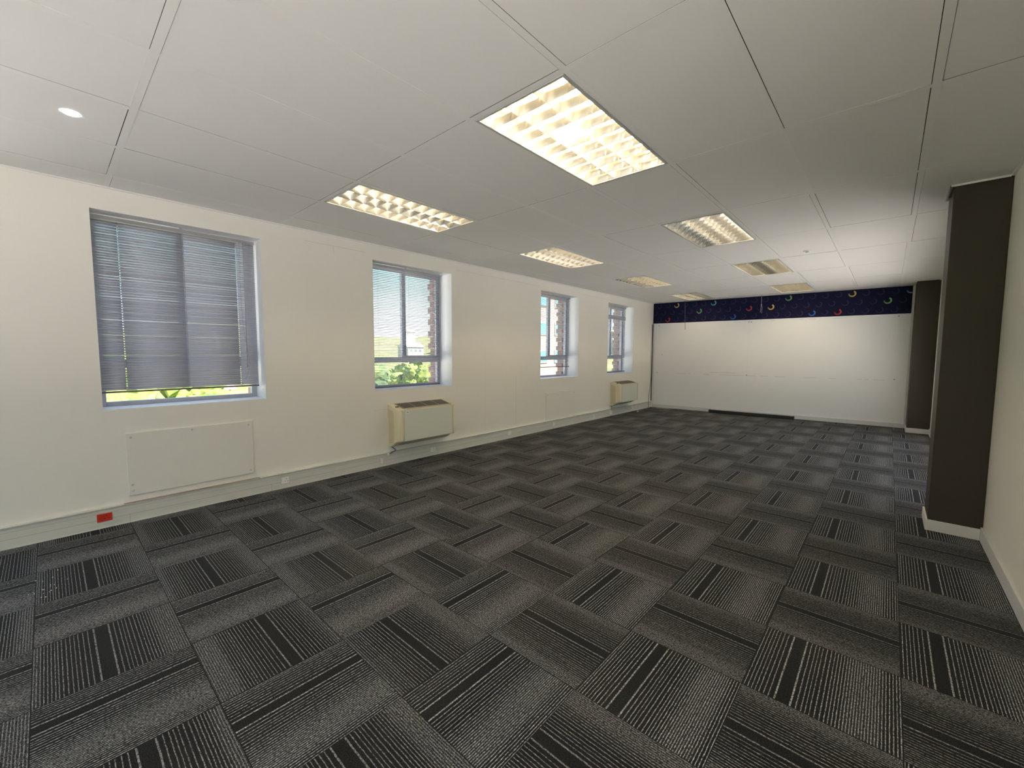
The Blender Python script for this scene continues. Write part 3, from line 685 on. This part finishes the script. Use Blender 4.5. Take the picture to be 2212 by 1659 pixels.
# wall cover panels
def cover(y0, y1, z0, z1, label, screws):
    root = empty('wall_cover_panel', (0, (y0+y1)/2, z0)); tag(root, label, 'panel')
    MB().box((0, y0, z0), (.014, y1, z1)).build('board', M['panel'], root, bevel=.002)
    for y, z in screws:
        MB().tube([(.014, y, z), (.0175, y, z)], [.009, .006], 10).build('screw', M['screw'], root)
cover(.504, 1.406, .215, .725, 'large flat painted cover panel screwed on below the widest window', [(.535, .69), (1.375, .69), (.94, .70), (.53, .30), (.53, .255), (1.38, .25)])
cover(6.063, 6.989, .137, .668, 'smaller looking flat cover panel on the wall under the third window', [(6.1, .63), (6.95, .63), (6.1, .18), (6.95, .18)])

# cables in the far left corner
o = MB().tube(smooth_curve([(.018, 10.497, 2.13), (.022, 10.490, 1.66), (.03, 10.455, 1.125), (.024, 10.465, .8), (.035, 10.40, .55), (.042, 10.325, .362), (.048, 10.30, .15), (.055, 10.29, .012), (.09, 10.15, .006), (.15, 9.8, .006), (.175, 9.45, .006)]), .0055, 8).build('corner_cable', M['cable']); tag(o, 'grey cable slack down the far corner and along the carpet edge', 'cable')
o = MB().tube(smooth_curve([(.016, 10.516, 2.13), (.016, 10.512, 1.7), (.016, 10.505, 1.3), (.018, 10.51, .8), (.018, 10.508, .165)]), .006, 8).build('corner_cable', M['cable']); tag(o, 'straight dark cable running down the corner onto the trunking', 'cable')
o = MB().box((.165, 9.40, .0), (.19, 9.44, .02)).build('cable_plug', M['white'], bevel=.004); tag(o, 'tiny white plug lying on the carpet edge near the far corner', 'plug')
o = MB().tube(smooth_curve([(.06, 10.47, .06), (.09, 10.42, .008), (.2, 10.33, .005), (.36, 10.38, .005), (.5, 10.45, .005), (.42, 10.5, .006), (.3, 10.46, .006), (.24, 10.36, .009)]), .0028, 6).build('loose_wire', M['wire']); tag(o, 'thin pale wire curled on the carpet in the far corner', 'wire')
# paint flakes on the carpet near the left edge
b = MB()
for q in range(20):
    x, y = .93+random.gauss(0, .09), .02+random.gauss(0, .05); s_ = random.uniform(.0015, .004); t = random.uniform(0, 3)
    b.prism([(x+s_*math.cos(t+k*2.1), y+s_*math.sin(t+k*2.1)) for k in range(3)], 2, .001, .003)
o = b.build('paint_flakes', M['white']); tag(o, 'scatter of tiny white flakes on the carpet', 'flakes', kind='stuff')

# ------------------------------------------------------------------ outside
GZ = -9.0
grass = leafy('field', (.085, .11, .03), (.20, .18, .08), .12); leaf = leafy('foliage', (.05, .10, .015), (.24, .32, .06), 2.0); leaf2 = leafy('foliage_dark', (.03, .06, .02), (.12, .18, .05), 1.2)
b = MB(); N = 40
for i in range(N):
    for j in range(12):
        def P(i_, j_):
            a_ = math.radians(88 + i_*(190/N)); R = [1, 25, 60, 90, 120, 160, 200, 260, 330, 420, 520, 640, 800][j_]
            hgt = 0 if R < 120 else (R-120)*.085*(1+.25*math.sin(i_*.9)+.15*math.sin(i_*2.3+1))*(1 if R < 640 else .9)
            return (R*math.cos(a_)-.6, R*math.sin(a_)+2, GZ+min(hgt, 46+5*math.sin(i_*.7)))
        b.quad([P(i, j), P(i+1, j), P(i+1, j+1), P(i, j+1)])
g0 = b.build('ground', grass, kind='structure')
MB().box((-8, -60, GZ-.1), (60, 40, GZ+.02)).build('ground_bounce', mat('bounce_paving', (.82, .78, .73), rough=.9), kind='structure')  # unseen pale ground added to bounce sunlight up onto the ceiling
MB().box((-70, -60, GZ-.1), (-8.01, -1.5, GZ+.02)).build('ground_bounce_side', bpy.data.materials['bounce_paving'], kind='structure')  # unseen pale ground added to reflect light through the left openings
MB().box((-24, 0, GZ+.01), (-17, 120, GZ+.06)).build('road', mat('asphalt', (.30, .30, .31), rough=.9), kind='structure')
hw_ = mat('house_wall', (.42, .41, .39), rough=.8); hr = mat('house_roof', (.45, .30, .24), rough=.8); hr2 = mat('house_roof_grey', (.5, .5, .5), rough=.8); hwn = mat('house_window', (.12, .16, .2), rough=.2)
def house(x, y, z, w_, d, h_, label, group='houses on the distant hillside', roof=hr):
    root = empty('house', (x, y, z)); tag(root, label, 'house', group)
    MB().box((x-d/2, y-w_/2, z-6), (x+d/2, y+w_/2, z+h_)).build('walls', hw_, root)
    b = MB(); b.prism([(x-d/2-.5, z+h_), (x+d/2+.5, z+h_), (x, z+h_+d*.28)], 1, y-w_/2-.5, y+w_/2+.5); b.build('roof', roof, root)
    for q in (-.28, 0, .28):
        MB().box((x+d/2, y+q*w_-.7, z+h_*.35), (x+d/2+.06, y+q*w_+.7, z+h_*.7)).build('window', hwn, root)
random.seed(3)
for q in range(20):
    a_ = math.radians(104 + (q//2)*4.6 + random.uniform(-.5, .5)); R = (235, 380)[q % 2] + random.uniform(-25, 25)
    house(4.5+R*math.cos(a_), R*math.sin(a_), GZ+(R-120)*.085+1, random.uniform(9, 14), random.uniform(7, 9), random.uniform(3, 5), 'pale house on the hillside seen through the window blinds', roof=hr if q % 3 else hr2)
# near buildings
root = empty('warehouse', (-91, 68, GZ)); tag(root, 'long low white warehouse beyond the bushes', 'building')
MB().box((-95, 55, GZ), (-87, 80, GZ+5.2)).build('walls', hw_, root); MB().box((-95.5, 54.5, GZ+5.2), (-86.5, 80.5, GZ+5.8)).build('roof', hr2, root)
root = empty('kiosk', (-72, 47, GZ)); tag(root, 'small boxy white building among the bushes', 'building')
MB().box((-73, 46.0, GZ), (-71.2, 47.9, GZ+6.2)).build('walls', hw_, root); MB().box((-73.1, 45.9, GZ+6.2), (-71.1, 48.0, GZ+6.45)).build('roof', hr2, root)
root = empty('plastered_house', (-47, 9, GZ)); tag(root, 'pinkish plastered house seen under the bottom rail of the closed blind', 'building')
MB().box((-52, 6.5, GZ), (-45, 12.5, GZ+6.6)).build('walls', mat('pink_plaster', (.42, .30, .26), rough=.9), root)
b = MB(); b.prism([(-52.5, GZ+6.6), (-44.5, GZ+6.6), (-48.5, GZ+8.2)], 1, 6.1, 12.9); b.build('roof', hr, root)
def tree(x, y, h_, r_, label, mt, cat='tree'):
    root = empty('tree' if cat == 'tree' else 'bush', (x, y, GZ)); tag(root, label, cat, 'planting outside the windows')
    MB().tube([(x, y, GZ), (x+.1, y, GZ+h_*.6)], [.22, .12], 8).build('trunk', M['bottom'], root)
    bb = bmesh.new()
    for q in range(9):
        v_ = Vector((random.gauss(0, .42), random.gauss(0, .42), random.gauss(0, .3)))*r_
        bmesh.ops.create_icosphere(bb, subdivisions=3, radius=r_*random.uniform(.4, .65), matrix=Matrix.Translation((x+v_.x, y+v_.y, GZ+h_-r_*.6+v_.z)))
    for vv in bb.verts: vv.co += Vector((random.uniform(-1, 1), random.uniform(-1, 1), random.uniform(-1, 1)))*r_*.09
    me_ = bpy.data.meshes.new('foliage'); bb.to_mesh(me_); bb.free(); me_.materials.append(mt)
    f_ = bpy.data.objects.new('foliage', me_); COL.objects.link(f_); f_.parent = root; f_.matrix_parent_inverse = root.matrix_world.inverted()
tree(-10.2, .6, 9.9, 1.6, 'bright green tree close outside the widest window', leaf)
tree(-13.4, 2.9, 9.7, 1.5, 'second bright tree outside the widest window, behind the nearest', leaf)
tree(-20, 14.2, 9.0, 1.3, 'bushy green tree before the small boxy building', leaf2)
tree(-26.6, 22.9, 9.0, 1.4, 'bright bush beside the brick jamb of the second window', leaf)
tree(-34, 26.0, 8.2, 1.5, 'low green bush in front of the white warehouse', leaf)
tree(-43, 31.0, 8.4, 1.8, 'round green bush in front of the white warehouse', leaf)
# palm
root = empty('palm', (-9.3, 3.75, GZ)); tag(root, 'palm with arching fronds outside the widest window', 'tree')
MB().tube([(-9.3, 3.75, GZ), (-9.35, 3.75, -.2)], [.2, .13], 10).build('trunk', M['bottom'], root)
fb = MB()
for q in range(18):
    a_ = q*2.4; L_ = random.uniform(1.3, 1.8); el = random.uniform(.1, .9)
    pts = [Vector((-9.35+math.cos(a_)*L_*t, 3.75+math.sin(a_)*L_*t, -.2+L_*(el*t-1.0*t*t))) for t in (0, .2, .4, .6, .8, 1)]
    for p_, q_ in zip(pts, pts[1:]):
        d_ = (q_-p_).normalized(); sd = d_.cross(Vector((0, 0, 1))).normalized()
        for k in range(4):
            o_ = p_.lerp(q_, k/4)
            for sg in (-1, 1):
                tip = o_ + sd*sg*.26 + d_*.16 - Vector((0, 0, .10)); fb.quad([o_, o_+d_*.035, tip+d_*.01, tip])
fb.build('fronds', leaf, root)
# brick block seen through the third window
root = empty('brick_building', (-30, 42, GZ)); tag(root, 'pinkish brick office block with blue windows behind the third window', 'building')
pb = brick('pink_brick', 2.2, (.34, .25, .21), (.29, .21, .17), (.40, .35, .32)); blue = mat('blue_window', (.10, .30, .42), rough=.15)
MB().box((-40, 34.0, GZ), (-26, 50.5, 12.5)).build('walls', pb, root)
MB().box((-40.3, 33.7, 12.5), (-25.7, 50.8, 13.0)).build('parapet', hr2, root)
for fl in range(6):
    for q in range(5):
        z = GZ+2.6+fl*3.3; y = 35.6+q*3.1
        f_ = MB().box((-26, y, z), (-25.9, y+1.7, z+1.5)).build('window_frame', hw_, root); MB().box((-25.9, y+.12, z+.12), (-25.86, y+1.58, z+1.38)).build('window_pane', blue, f_)
MB().box((-26, 36, GZ+3.4), (-25.6, 42, GZ+4.4)).build('sign_board', mat('orange_sign', (.75, .22, .10), rough=.5), root)
# yellow car on the road
root = empty('car', (-20, 33.5, GZ)); tag(root, 'yellow car on the road below the third window', 'car')
b = MB(); b.prism([(31.4, GZ+.35), (35.6, GZ+.35), (35.6, GZ+.95), (34.8, GZ+1.05), (34.2, GZ+1.5), (32.4, GZ+1.5), (31.7, GZ+1.0), (31.4, GZ+.9)], 0, -20.9, -19.1); b.build('body', mat('car_yellow', (.85, .6, .05), rough=.3), root)
for yy in (32.2, 34.8):
    for xx in (-20.95, -19.25): MB().tube([(xx, yy, GZ+.36), (xx+.2, yy, GZ+.36)], .32, 16).build('wheel', M['black'], root)
